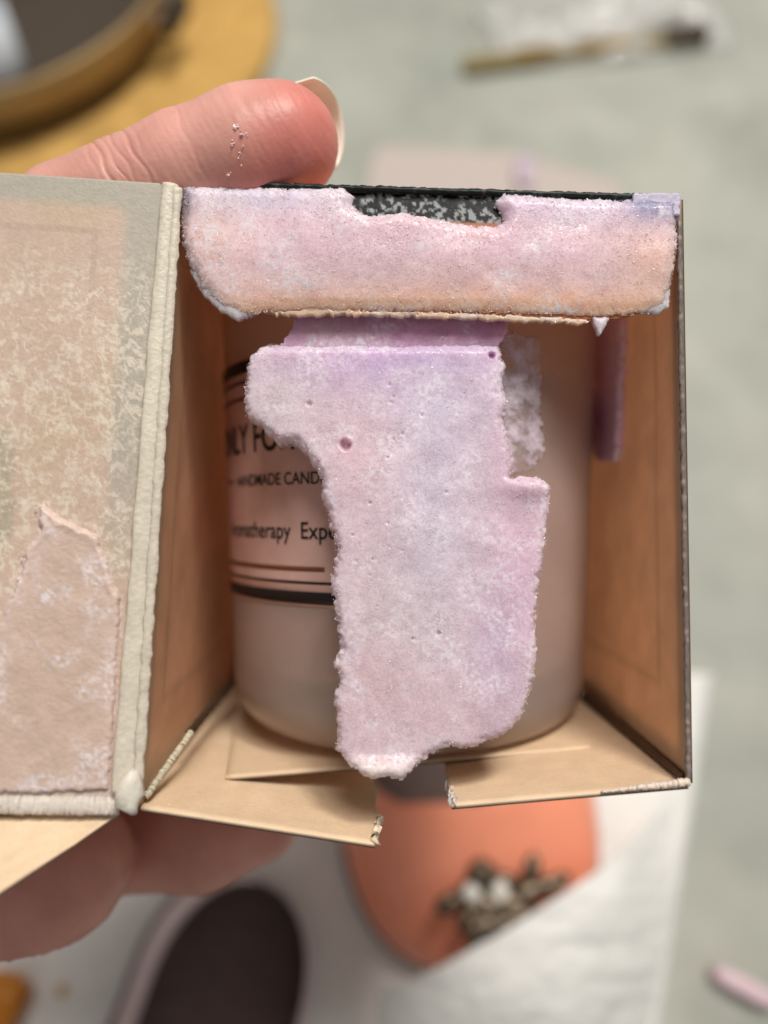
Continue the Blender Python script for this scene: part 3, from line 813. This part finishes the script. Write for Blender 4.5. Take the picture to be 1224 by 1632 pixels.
# creases and a little relief across the thumb joint
uu = 612 + F * HV[:, 0] / HV[:, 2]; vv = 816 - F * HV[:, 1] / HV[:, 2]
ctr = np.array([(-.0, .0, .12)])
for (cu_, wdt, dep, sl_) in ((166, 3.0, .00050, .50), (186, 2.4, .00028, .62), (202, 2.6, .00034, .60), (226, 3.0, .00042, .62), (238, 2.2, .00020, .5), (318, 3.0, .00018, .45), (150, 2.4, .00016, .4)):
    k = np.exp(-(((uu - cu_) - (vv - 262) * sl_ + 3 * np.sin(vv / 9 + cu_)) / wdt) ** 2) * (vv < 420) * dep * .5
    HV = HV - g_ * k[:, None]
ln_ = (vv < 420) * .00005 * (fbm((uu - vv * .55) / 4.5, vv / 40, 3, 6) - .5) * 2
HV = HV + g_ * ln_[:, None]
sk = np.tile(lin(221, 165, 153), (len(HV), 1))
tipk = (sstep(330, 470, uu + (vv - 220) * .35) * (vv < 420))[:, None] * .65
sk = sk * (1 - tipk) + lin(206, 109, 101) * tipk
fk = (vv > 1200)[:, None] * .35  # fingers under the box: their shade is put into the skin colour
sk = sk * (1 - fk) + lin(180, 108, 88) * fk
blotch = fbm(uu / 40, vv / 40, 4, 19)[:, None]
sk = sk * (1.05 - .14 * blotch) * np.array([1, 1 - 0.0, 1])
hand = mesh('person', HV, HF, M['skin'], None, sk)
tag(hand, 'bare left hand holding the box, thumb on top and fingers underneath', 'person')

# thumb nail
ax_ = P(452, 228, .1165) - P(400, 244, .1165); ax_ /= np.linalg.norm(ax_)
nn_ = np.array([.35, .66, .66]); nn_ -= ax_ * (nn_ @ ax_); nn_ /= np.linalg.norm(nn_)
sd_ = np.cross(ax_, nn_)
tipc = P(452, 228, .1165)
V = []; nu_, nv_ = 22, 22
for lay in (0, 1):
    for i in range(nu_):
        a = -.0060 + .0163 * i / (nu_ - 1)
        for j in range(nv_):
            b = (j / (nv_ - 1) - .5) * 2
            end = .0158 * .20 * (b * b) if i else 0
            aa = a - end * max(0, (i / (nu_ - 1) - .5)) * 2
            ang = b * 1.05
            r = .0080 - .00035 * lay
            bend = -.0000 - .10 * max(0, aa) ** 1.0 * .6
            V.append(tipc + ax_ * aa + nn_ * (r * math.cos(ang) + bend + .0001) + sd_ * r * math.sin(ang) * .97)
k = nu_ * nv_; q = grid_faces(nu_, nv_)
fc = q.tolist() + (q[:, ::-1] + k).tolist()
ring = [i * nv_ for i in range(nu_)] + [(nu_ - 1) * nv_ + j for j in range(1, nv_)] + [i * nv_ + nv_ - 1 for i in range(nu_ - 2, -1, -1)] + [j for j in range(nv_ - 2, 0, -1)]
for a, b in zip(ring, ring[1:] + ring[:1]): fc.append((b, a, a + k, b + k))
mesh('thumb_nail', V, fc, M['nail'], hand)
# flecks of wax on the thumb
pts = [(376, 203, 5), (383, 212, 4), (392, 216, 3), (371, 229, 4), (388, 232, 3), (382, 248, 3), (384, 258, 2), (366, 275, 2)]
fp = []
for (a, b, r) in pts:
    ray = np.array([(a - 612) / F, (816 - b) / F, 1.0]); d_ = .100
    for it in range(60): d_ += float(hand_sdf((ray * d_)[None])[0]) * .8
    for q_ in range(r * 2): fp.append(ray * d_ + (rng.random(3) - .5) * np.array([.0005, .0009, .0003]))
grain_mesh('wax_grains', np.array(fp), np.tile(lin(240, 205, 205), (len(fp), 1)), (.00012, .00034), hand)

# ================================================================== THINGS ON THE TABLE
def wmesh(name, V, Fc, mat, parent=None, smooth=True, colours=None, origin=None):
    return mesh(name, V, Fc, M[mat], parent, colours, smooth, world_space=True, origin=origin)

def disc_lathe(name, c, prof, mat, parent=None, seg=96, wob=0.0):
    V = []; Fc = []
    for (r, z) in prof:
        for j in range(seg):
            a = 2 * math.pi * j / seg
            rr = r * (1 + wob * math.sin(5 * a + r * 40))
            V.append((c[0] + rr * math.cos(a), c[1] + rr * math.sin(a), c[2] + z))
    for i in range(len(prof) - 1):
        for j in range(seg):
            a = i * seg + j; b = i * seg + (j + 1) % seg
            Fc.append((a, b, b + seg, a + seg))
    Fc.append([j for j in range(seg)][::-1]); Fc.append([(len(prof) - 1) * seg + j for j in range(seg)])
    return wmesh(name, V, Fc, mat, parent)

def circle3(a, b, c):
    ax, ay, bx, by, cx, cy = a[0], a[1], b[0], b[1], c[0], c[1]
    d = 2 * (ax * (by - cy) + bx * (cy - ay) + cx * (ay - by))
    ux = ((ax * ax + ay * ay) * (by - cy) + (bx * bx + by * by) * (cy - ay) + (cx * cx + cy * cy) * (ay - by)) / d
    uy = ((ax * ax + ay * ay) * (cx - bx) + (bx * bx + by * by) * (ax - cx) + (cx * cx + cy * cy) * (bx - ax)) / d
    return np.array([ux, uy]), math.hypot(ax - ux, ay - uy)

# straw trivet: coil upon coil
tc_, tr_ = circle3(T(440, 10, .008), T(388, 150, .008), T(60, 292, .008))
print('trivet', tc_, tr_)
tp = [(.0005, .0), (tr_ - .004, 0.0), (tr_, .004), (tr_ - .002, .008)]
nr = 22
for i in range(nr):
    r0 = (tr_ - .003) * (1 - i / nr)
    tp += [(r0 - .0002, .0085), (r0 - (tr_ / nr) * .5, .0105), (r0 - (tr_ / nr) * .9, .0088)]
tp += [(.0005, .009)]
tv_ = disc_lathe('trivet', (tc_[0], tc_[1], 0), tp, 'cork')
tag(tv_, 'round yellow straw trivet under the metal tray, top left', 'trivet')

pc_, pr_ = circle3(T(268, 30, .024), T(150, 148, .024), T(0, 207, .024))
print('tray', pc_, pr_)
tray = thing('tray', 'round taupe metal tray with brass rim standing on the straw trivet', 'tray', (pc_[0], pc_[1], .011))
z0 = .0240; hgt = .021
disc_lathe('rim', (pc_[0], pc_[1], 0), [(pr_ - .006, z0 + .0005), (pr_ - .001, z0 + .001), (pr_ + .001, z0 + hgt - .002), (pr_ + .0005, z0 + hgt), (pr_ - .0015, z0 + hgt), (pr_ - .0018, z0 + hgt - .003), (pr_ - .0062, z0 + .0030)], 'brass', tray)
disc_lathe('tray_base', (pc_[0], pc_[1], 0), [(.0005, z0), (pr_ - .0066, z0), (pr_ - .0022, z0 + hgt - .0015), (pr_ - .0030, z0 + hgt - .0015), (pr_ - .0085, z0 + .006), (pr_ - .012, z0 + .004), (.0005, z0 + .0035)], 'tray_inside', tray)
for k_ in range(5):
    a_ = -math.pi / 2 + 2 * math.pi * k_ / 5
    disc_lathe('foot', (pc_[0] + (pr_ - .022) * math.cos(a_), pc_[1] + (pr_ - .022) * math.sin(a_), 0), [(.0005, .0096), (.006, .0096), (.007, .012), (.005, .0238), (.0005, .0239)], 'brass', tray, 20)
def wbox(name, c, ex, ey, ez, mat, parent=None, bev=.25):
    """box with chamfered edges from a centre and three half axes"""
    c = np.array(c, float); ex, ey, ez = (np.array(q, float) for q in (ex, ey, ez))
    V = []
    for sx in (-1, 1):
        for sy in (-1, 1):
            for sz in (-1, 1):
                m_ = min(np.linalg.norm(ex), np.linalg.norm(ey), np.linalg.norm(ez)) * bev
                for k_ in range(3):
                    e = [ex * sx, ey * sy, ez * sz]
                    p_ = c + e[0] + e[1] + e[2]
                    for j in range(3):
                        if j != k_: p_ = p_ - e[j] / np.linalg.norm(e[j]) * m_
                    V.append(p_)
    import bmesh
    bm = bmesh.new()
    for p_ in V: bm.verts.new(p_)
    bmesh.ops.convex_hull(bm, input=bm.verts)
    vs = [tuple(q.co) for q in bm.verts]; bm.verts.index_update()
    fs = [[q.index for q in f.verts] for f in bm.faces]
    bm.free()
    return wmesh(name, vs, fs, mat, parent, smooth=False)
hd = T(305, 25, .036); dr = hd[:2] - pc_; dr /= np.linalg.norm(dr); tg = np.array([-dr[1], dr[0]])
hb = np.array([*(pc_ + dr * (pr_ + .006)), .036])
handle = wbox('handle', hb + np.array([*dr, 0]) * .006, [*(dr * .0030), 0], [*(tg * .014), 0], (0, 0, .007), 'black', tray)
wbox('handle_post', hb - np.array([*(tg * .009), 0]), [*(dr * .0055), 0], [*(tg * .003), 0], (0, 0, .004), 'steel', tray)
wbox('handle_post', hb + np.array([*(tg * .009), 0]), [*(dr * .0055), 0], [*(tg * .003), 0], (0, 0, .004), 'steel', tray)
# small milky glass in the tray
gp = T(-22, 115, .03)
gl = disc_lathe('glass_cup', (gp[0], gp[1], z0 + .0036), [(.0005, 0), (.020, 0), (.022, .004), (.0235, .034), (.0215, .034), (.020, .006), (.0005, .005)], 'white_glass', None, 48)
tag(gl, 'pale milky glass cup inside the metal tray at the left edge', 'cup')

# strip with a gilded edge and clear wrapping at the back
A = T(738, 106, .004); B = T(1112, 62, .004)
ln = B - A; L_ = np.linalg.norm(ln); e1 = ln / L_; e2 = np.array([-e1[1], e1[0], 0])
stick = thing('wrapped_strip', 'thin olive and gold strip in clear plastic lying at the back right', 'strip', (A + B) / 2 * np.array([1, 1, 0]))
wbox('strip_body', (A + B) / 2 * [1, 1, 0] + [0, 0, .0038], e1 * L_ / 2, e2 * .0050, (0, 0, .0035), 'olive', stick)
for f_, l_ in ((.30, .013), (.60, .016)):
    wbox('gold_fleck', A + ln * f_ + e2 * .001 + [0, 0, .0040], e1 * l_, e2 * .0025, (0, 0, .0012), 'gold', stick)
wbox('end_cap', A + ln * .94 + [0, 0, .0028], e1 * .014, e2 * .0058, (0, 0, .0045), 'bronze', stick)
def crumple(name, c, e1, e2, la, lb, hgt_, mat, parent, seed, nn=26):
    V = []
    for lay in (0, 1):
        for i in range(nn):
            for j in range(nn):
                a = i / (nn - 1) * 2 - 1; b = j / (nn - 1) * 2 - 1
                r = fbm(np.array([a * 2.2 + seed]), np.array([b * 2.2]), 4, seed)[0]
                edge = max(0, 1 - a ** 4) * max(0, 1 - b ** 4)
                z = hgt_ * edge * (0.25 + 1.5 * abs(r - .5) * 2) + .0005
                V.append(c + e1 * la * a * (1 + .2 * (r - .5)) + e2 * lb * b * (1 + .3 * (r - .5)) + np.array([0, 0, z - .0003 * lay]))
    k = nn * nn; q = grid_faces(nn, nn)
    ring = [i * nn for i in range(nn)] + [(nn - 1) * nn + j for j in range(1, nn)] + [i * nn + nn - 1 for i in range(nn - 2, -1, -1)] + [j for j in range(nn - 2, 0, -1)]
    fc = q.tolist() + (q[:, ::-1] + k).tolist() + [(b, a, a + k, b + k) for a, b in zip(ring, ring[1:] + ring[:1])]
    return wmesh(name, V, fc, mat, parent)
cw = T(965, 48, 0)
crumple('plastic_wrap', np.array([cw[0], cw[1], 0.001]), e1, e2, .075, .032, .016, 'film', stick, 4)

# pale pink paper behind the box
pk = [T(585, 300), T(600, 238), T(820, 246), T(990, 300), T(985, 360), T(590, 360)]
V = [(q[0], q[1], .0012 + .0008 * (i % 2)) for i, q in enumerate(pk)] + [(q[0], q[1], .0004) for q in pk]
m6 = len(pk)
pp = wmesh('paper_scrap', V, [list(range(m6))[::-1], [i + m6 for i in range(m6)]] + [(i, (i + 1) % m6, (i + 1) % m6 + m6, i + m6) for i in range(m6)], 'paper_white', smooth=False)
tag(pp, 'pale pinkish paper scrap lying on the table behind the box top', 'paper')
M['lilac_wax'] = material('lilac_wax', lin(198, 180, 196), 0.5, 0.4, sss=(.3, (1, .7, .8), .003), noise=[(90, (.9, .9, .9), (1.05, 1.05, 1.05), 3, .3)])
def lump(name, c, ax, sizes, mat, seed, parent=None):
    V = []; nu_, nv_ = 14, 20
    ax = np.array([*ax, 0]) / np.linalg.norm(ax); sd = np.array([-ax[1], ax[0], 0])
    r_ = np.random.default_rng(seed)
    for i in range(nu_):
        ph = math.pi * i / (nu_ - 1)
        for j in range(nv_):
            th_ = 2 * math.pi * j / nv_
            q = np.array([math.cos(th_) * math.sin(ph), math.sin(th_) * math.sin(ph), math.cos(ph)])
            q = np.sign(q) * np.abs(q) ** .6
            q = q * (1 + .16 * (r_.random() - .5))
            V.append(np.array(c) + ax * q[0] * sizes[0] + sd * q[1] * sizes[1] + np.array([0, 0, q[2] * sizes[2]]))
    fc = [(i * nv_ + j, (i + 1) * nv_ + j, (i + 1) * nv_ + (j + 1) % nv_, i * nv_ + (j + 1) % nv_) for i in range(nu_ - 1) for j in range(nv_)]
    return wmesh(name, V, fc, mat, parent)
q = T(836, 275, .003); q[2] = .0042
tag(lump('wax_flake', q, (0.1, 1), (.012, .005, .0015), 'lilac_wax', 3), 'small lilac wax flake on the paper scrap behind the box', 'wax')
M['pink_wax'] = material('pink_wax', lin(224, 198, 206), 0.5, 0.4, sss=(.3, (1, .7, .8), .003), noise=[(120, (.9, .9, .9), (1.05, 1.05, 1.05), 3, .3)])
q = T(1183, 1572, .003); q[2] = .0036
tag(lump('wax_chunk', q, (.9, -.45), (.0115, .0030, .0034), 'pink_wax', 5), 'pale pink chunk of wax on the table at the lower right', 'wax')

# foam sheet under the shoes
def sheet(name, poly_px, hfun, thick, mat, h0, nn=70, parent=None, bow=0.0):
    """quad sheet over four pixel corners lying on the table, with relief"""
    c = [T(*q, h0) for q in poly_px]
    a, b = np.meshgrid(np.linspace(0, 1, nn), np.linspace(0, 1, nn), indexing='ij')
    a = a.ravel()[:, None]; b = b.ravel()[:, None]
    p_ = c[0] * (1 - a) * (1 - b) + c[1] * a * (1 - b) + c[2] * a * b + c[3] * (1 - a) * b
    p_ = p_ + np.array([0, -1.0, 0]) * bow * (np.sin(math.pi * a) + .5 * (fbm(a * 9, a * 0, 3, 2) - .5)) * (1 - b) ** 2
    z = hfun(p_[:, 0], p_[:, 1], a[:, 0], b[:, 0])
    V = np.r_[np.c_[p_[:, :2], z], np.c_[p_[:, :2], z - thick]]
    k = nn * nn; q = grid_faces(nn, nn)
    ring = [i * nn for i in range(nn)] + [(nn - 1) * nn + j for j in range(1, nn)] + [i * nn + nn - 1 for i in range(nn - 2, -1, -1)] + [j for j in range(nn - 2, 0, -1)]
    fc = q.tolist() + (q[:, ::-1] + k).tolist() + [(b, a, a + k, b + k) for a, b in zip(ring, ring[1:] + ring[:1])]
    return wmesh(name, V, fc, mat, parent)
def fb(x, y, s, sc, o=4): return fbm(x * sc + 50, y * sc + 50, o, s)

# --- shoes
def shoe(name, label, toe, axis, L, wmax, throat, hmax, upper, toe_round=.06, lining='insole', heel_w=.72, roll=0.0):
    toe = np.array(toe, float); ax = np.array([*axis, 0]) / np.linalg.norm(axis); sd = np.array([-ax[1], ax[0], 0])
    root = thing(name, label, 'shoe', toe * [1, 1, 0] + [0, 0, .004])
    def wid(s):
        k = s / L
        e = 1.0
        if s < toe_round: e = (1 - (1 - s / toe_round) ** 2.6) ** (1 / 2.6)
        t_ = (L - s)
        if t_ < .035: e = min(e, (1 - (1 - t_ / .035) ** 2.2) ** (1 / 2.2))
        return max(.0008, wmax * e * (1 - (1 - heel_w) * float(sstep(.25, .8, np.array(k)))))
    ss_ = np.concatenate([np.linspace(0, .01, 8), np.linspace(.012, L - .012, 60), np.linspace(L - .01, L, 10)])
    na = 20; zb = .008
    V = []; Fc = []; inner = []
    n_ = len(ss_); m_ = na + 1
    for side in (-1, 1):
        for shrink in (0.0, .0018):
            for s in ss_:
                w = max(wid(s) - shrink, .0004)
                hh = hmax * (0.62 + .38 * float(sstep(0.0, throat * 1.1, np.array(s)))) * (1 - max(0, 1 - s / (toe_round * .55)) ** 2.5 * .75) - shrink
                op = min(1.0, max(0.0, (s - throat) / .03)) ** .3
                top = math.pi / 2 * (1 - .66 * op)
                for j in range(m_):
                    a = top * j / na
                    x = math.cos(a) ** .75 * w if a < math.pi / 2 - 1e-6 else 0.0
                    z = math.sin(a) ** .82 * hh
                    xx, zz = side * x, zb + z
                    xr = xx * math.cos(roll) + zz * math.sin(roll); zr = zz * math.cos(roll) - xx * math.sin(roll) + abs(math.sin(roll)) * wmax * .9
                    V.append(toe + ax * s + sd * xr + np.array([0, 0, zr]))
        o0 = (0 if side < 0 else 2 * n_ * m_); k = n_ * m_
        for i in range(n_ - 1):
            for j in range(na):
                a = o0 + i * m_ + j; f_ = (a, a + m_, a + m_ + 1, a + 1)
                Fc.append(f_); inner.append(0); Fc.append(tuple(q + k for q in f_[::-1])); inner.append(1)
        for i in range(n_ - 1):
            for j in ((0, na) if ss_[i] >= throat else (0,)):
                a = o0 + i * m_ + j; Fc.append((a, a + m_, a + m_ + k, a + k)); inner.append(0)
    import bmesh
    uo = wmesh('upper', V, Fc, upper, root)
    uo.data.materials.append(M[lining]); uo.data.polygons.foreach_set('material_index', inner)
    bm = bmesh.new(); bm.from_mesh(uo.data); bmesh.ops.remove_doubles(bm, verts=bm.verts, dist=1e-6); bmesh.ops.recalc_face_normals(bm, faces=bm.faces); bm.to_mesh(uo.data); bm.free()
    # sole and insole: outlines with thickness
    for nm, grow, z_lo, z_hi, mt in (('sole', .0015, .0042, .0080, 'insole'), ('insole', -.0022, .0082, .0100, lining)):
        pl = [toe + ax * s + sd * max(wid(s) + grow, .0004) for s in ss_] + [toe + ax * s - sd * max(wid(s) + grow, .0004) for s in ss_[::-1]]
        m2 = len(pl)
        V2 = []
        for z_ in (z_lo, z_hi):
            for q in pl:
                lat = float((q - toe) @ sd); xr = lat * math.cos(roll) + z_ * math.sin(roll)
                V2.append(q + sd * (xr - lat) + np.array([0, 0, z_ * math.cos(roll) - lat * math.sin(roll) + abs(math.sin(roll)) * wmax * .9]))
        F2 = [(i, (i + 1) % m2, (i + 1) % m2 + m2, i + m2) for i in range(m2)]
        h_ = m2 // 2
        for i in range(h_ - 1):
            F2.append((i, m2 - 1 - i, m2 - 2 - i, i + 1)); F2.append((i + m2, i + 1 + m2, m2 - 2 - i + m2, m2 - 1 - i + m2))
        wmesh(nm, V2, F2, mt, root, smooth=False)
    return root, ax, sd

t0 = T(790, 1552, .018); t1 = T(752, 1270, .030)
toe = np.array([t0[0], t0[1], 0]); axd = (t1 - t0)[:2]
L1 = np.linalg.norm(axd)
print('shoe axis', toe, axd, L1)
shoe1, sx1, sy1 = shoe('shoe', 'coral shoe with bronze jewelled ornament on its toe, lying under the box', toe, axd, .205, .0470, .053, .036, 'coral', toe_round=.06)
h0 = T(385, 1395, .03); h1 = T(285, 1700, .03)
a2 = (h0 - h1)[:2]; a2 /= np.linalg.norm(a2)
heel = np.array([h0[0], h0[1], 0]); toe2 = heel - np.array([*a2, 0]) * .20
shoe('shoe', 'pale shoe with a dark brown insole, heel end showing below the fingers', toe2, a2, .20, .036, .050, .040, 'lilac_leather', heel_w=.78, roll=-.30)

# ornament of leaves and stones on the coral toe
orn = []
def leaf(u, v, h, du, dv, ln_, wd_, mat='bronze'):
    c = T(u, v, h); d_ = T(u + du, v + dv, h) - c; d_ /= np.linalg.norm(d_)
    s_ = np.array([-d_[1], d_[0], 0])
    V = []; n1, n2 = 12, 8
    for i in range(n1):
        a = i / (n1 - 1) * 2 - 1
        w = wd_ * (1 - abs(a) ** 2.2) + .0002
        for j in range(n2):
            b = 2 * math.pi * j / n2
            V.append(c + d_ * a * ln_ + s_ * math.cos(b) * w + np.array([0, 0, math.sin(b) * .0013 + .001 * (1 - a * a)]))
    fc = [(i * n2 + j, i * n2 + (j + 1) % n2, (i + 1) * n2 + (j + 1) % n2, (i + 1) * n2 + j) for i in range(n1 - 1) for j in range(n2)]
    fc += [list(range(n2))[::-1], [(n1 - 1) * n2 + j for j in range(n2)]]
    return wmesh('ornament_leaf', V, fc, mat, shoe1)
hz = .040
for (u, v, du, dv, l_, w_) in [(715, 1440, -30, 14, .0052, .0026), (738, 1424, -30, 10, .0050, .0022), (760, 1455, 4, 30, .0062, .0032), (785, 1450, 20, 20, .0072, .0034), (812, 1442, 30, -4, .0068, .0030),
                              (840, 1425, 30, -20, .0070, .0030), (848, 1385, 3, -30, .0050, .0024), (872, 1412, 30, -10, .0055, .0024), (757, 1485, -4, 30, .0050, .0028), (890, 1405, 24, -16, .0045, .0022), (800, 1405, 30, 2, .0060, .0026), (825, 1462, 30, -16, .006, .003), (775, 1398, -12, -8, .0060, .0034), (772, 1478, 20, -10, .006, .0034), (745, 1465, -20, 20, .0045, .0024), (800, 1475, 24, -16, .0056, .0028)]:
    leaf(u, v, hz, du, dv, l_ * 1.05, w_ * 1.1)
M['stone'] = material('clear_stone', (0.82, 0.80, 0.74), 0.12, 0.8)
for (u, v, r) in ((752, 1423, .0030), (797, 1421, .0030), (768, 1392, .0046)):
    c = T(u, v, hz + .002); V = []; n1, n2 = 6, 14
    for i in range(n1):
        a = i / (n1 - 1) * math.pi / 2
        for j in range(n2):
            b = 2 * math.pi * j / n2
            V.append(c + np.array([math.cos(b) * math.cos(a) * r, math.sin(b) * math.cos(a) * r, math.sin(a) * r * .7]))
    fc = [(i * n2 + j, i * n2 + (j + 1) % n2, (i + 1) * n2 + (j + 1) % n2, (i + 1) * n2 + j) for i in range(n1 - 1) for j in range(n2)] + [list(range(n2))[::-1]]
    wmesh('rhinestone', V, fc, 'stone' if r < .004 else 'bronze', shoe1, smooth=False)

# foam: lower sheet, and the turned-over layer that hides the toe's edge
fo = sheet('foam_sheet', [(-300, 1000), (1135, 1075), (1030, 1760), (-400, 1760)], lambda x, y, a, b: .0032 + .0008 * (fb(x, y, 3, 60) - .5), .0022, 'foam', .003)
tag(fo, 'white foam wrapping sheet lying under both shoes', 'foam')
tc2 = toe + sx1 * .03
def over_h(x, y, a, b):
    d = np.hypot(x - tc2[0], y - tc2[1])
    dome = .042 * np.exp(-(d / .062) ** 4)
    return np.maximum(.0075, dome + .0075) + .004 * (fb(x, y, 8, 45) - .5) + .0016 * (fb(x * 1.0 + y * .6, y * 2.2, 9, 130, 3) - .5)
ov = sheet('foam_fold', [(605, 1580), (1105, 1268), (1040, 1760), (605, 1760)], over_h, .0024, 'foam', .030, nn=90, bow=.0025)
tag(ov, 'crinkled white foam layer folded over the toe of the coral shoe', 'foam')

# small bright bits at the lower left
q = T(97, 1580, .005)
V = []
for lay in (0, 1):
    for j in range(10):
        a = 2 * math.pi * j / 10 + .3; r = .0024 if j % 2 == 0 else .0011
        V.append((q[0] + r * math.cos(a), q[1] + r * math.sin(a), .0044 + .0007 * (1 - lay)))
st = wmesh('sequin', V, [list(range(10)), [10 + j for j in range(10)][::-1]] + [((j + 1) % 10, j, j + 10, (j + 1) % 10 + 10) for j in range(10)], 'gold', smooth=False)
tag(st, 'tiny gold star sequin on the foam at the lower left', 'sequin')
q = T(-8, 1615, .012)
tag(lump('amber_piece', (q[0], q[1], .0112), (.3, 1), (.012, .008, .007), 'amber', 8), 'amber orange piece at the lower left corner', 'ornament')
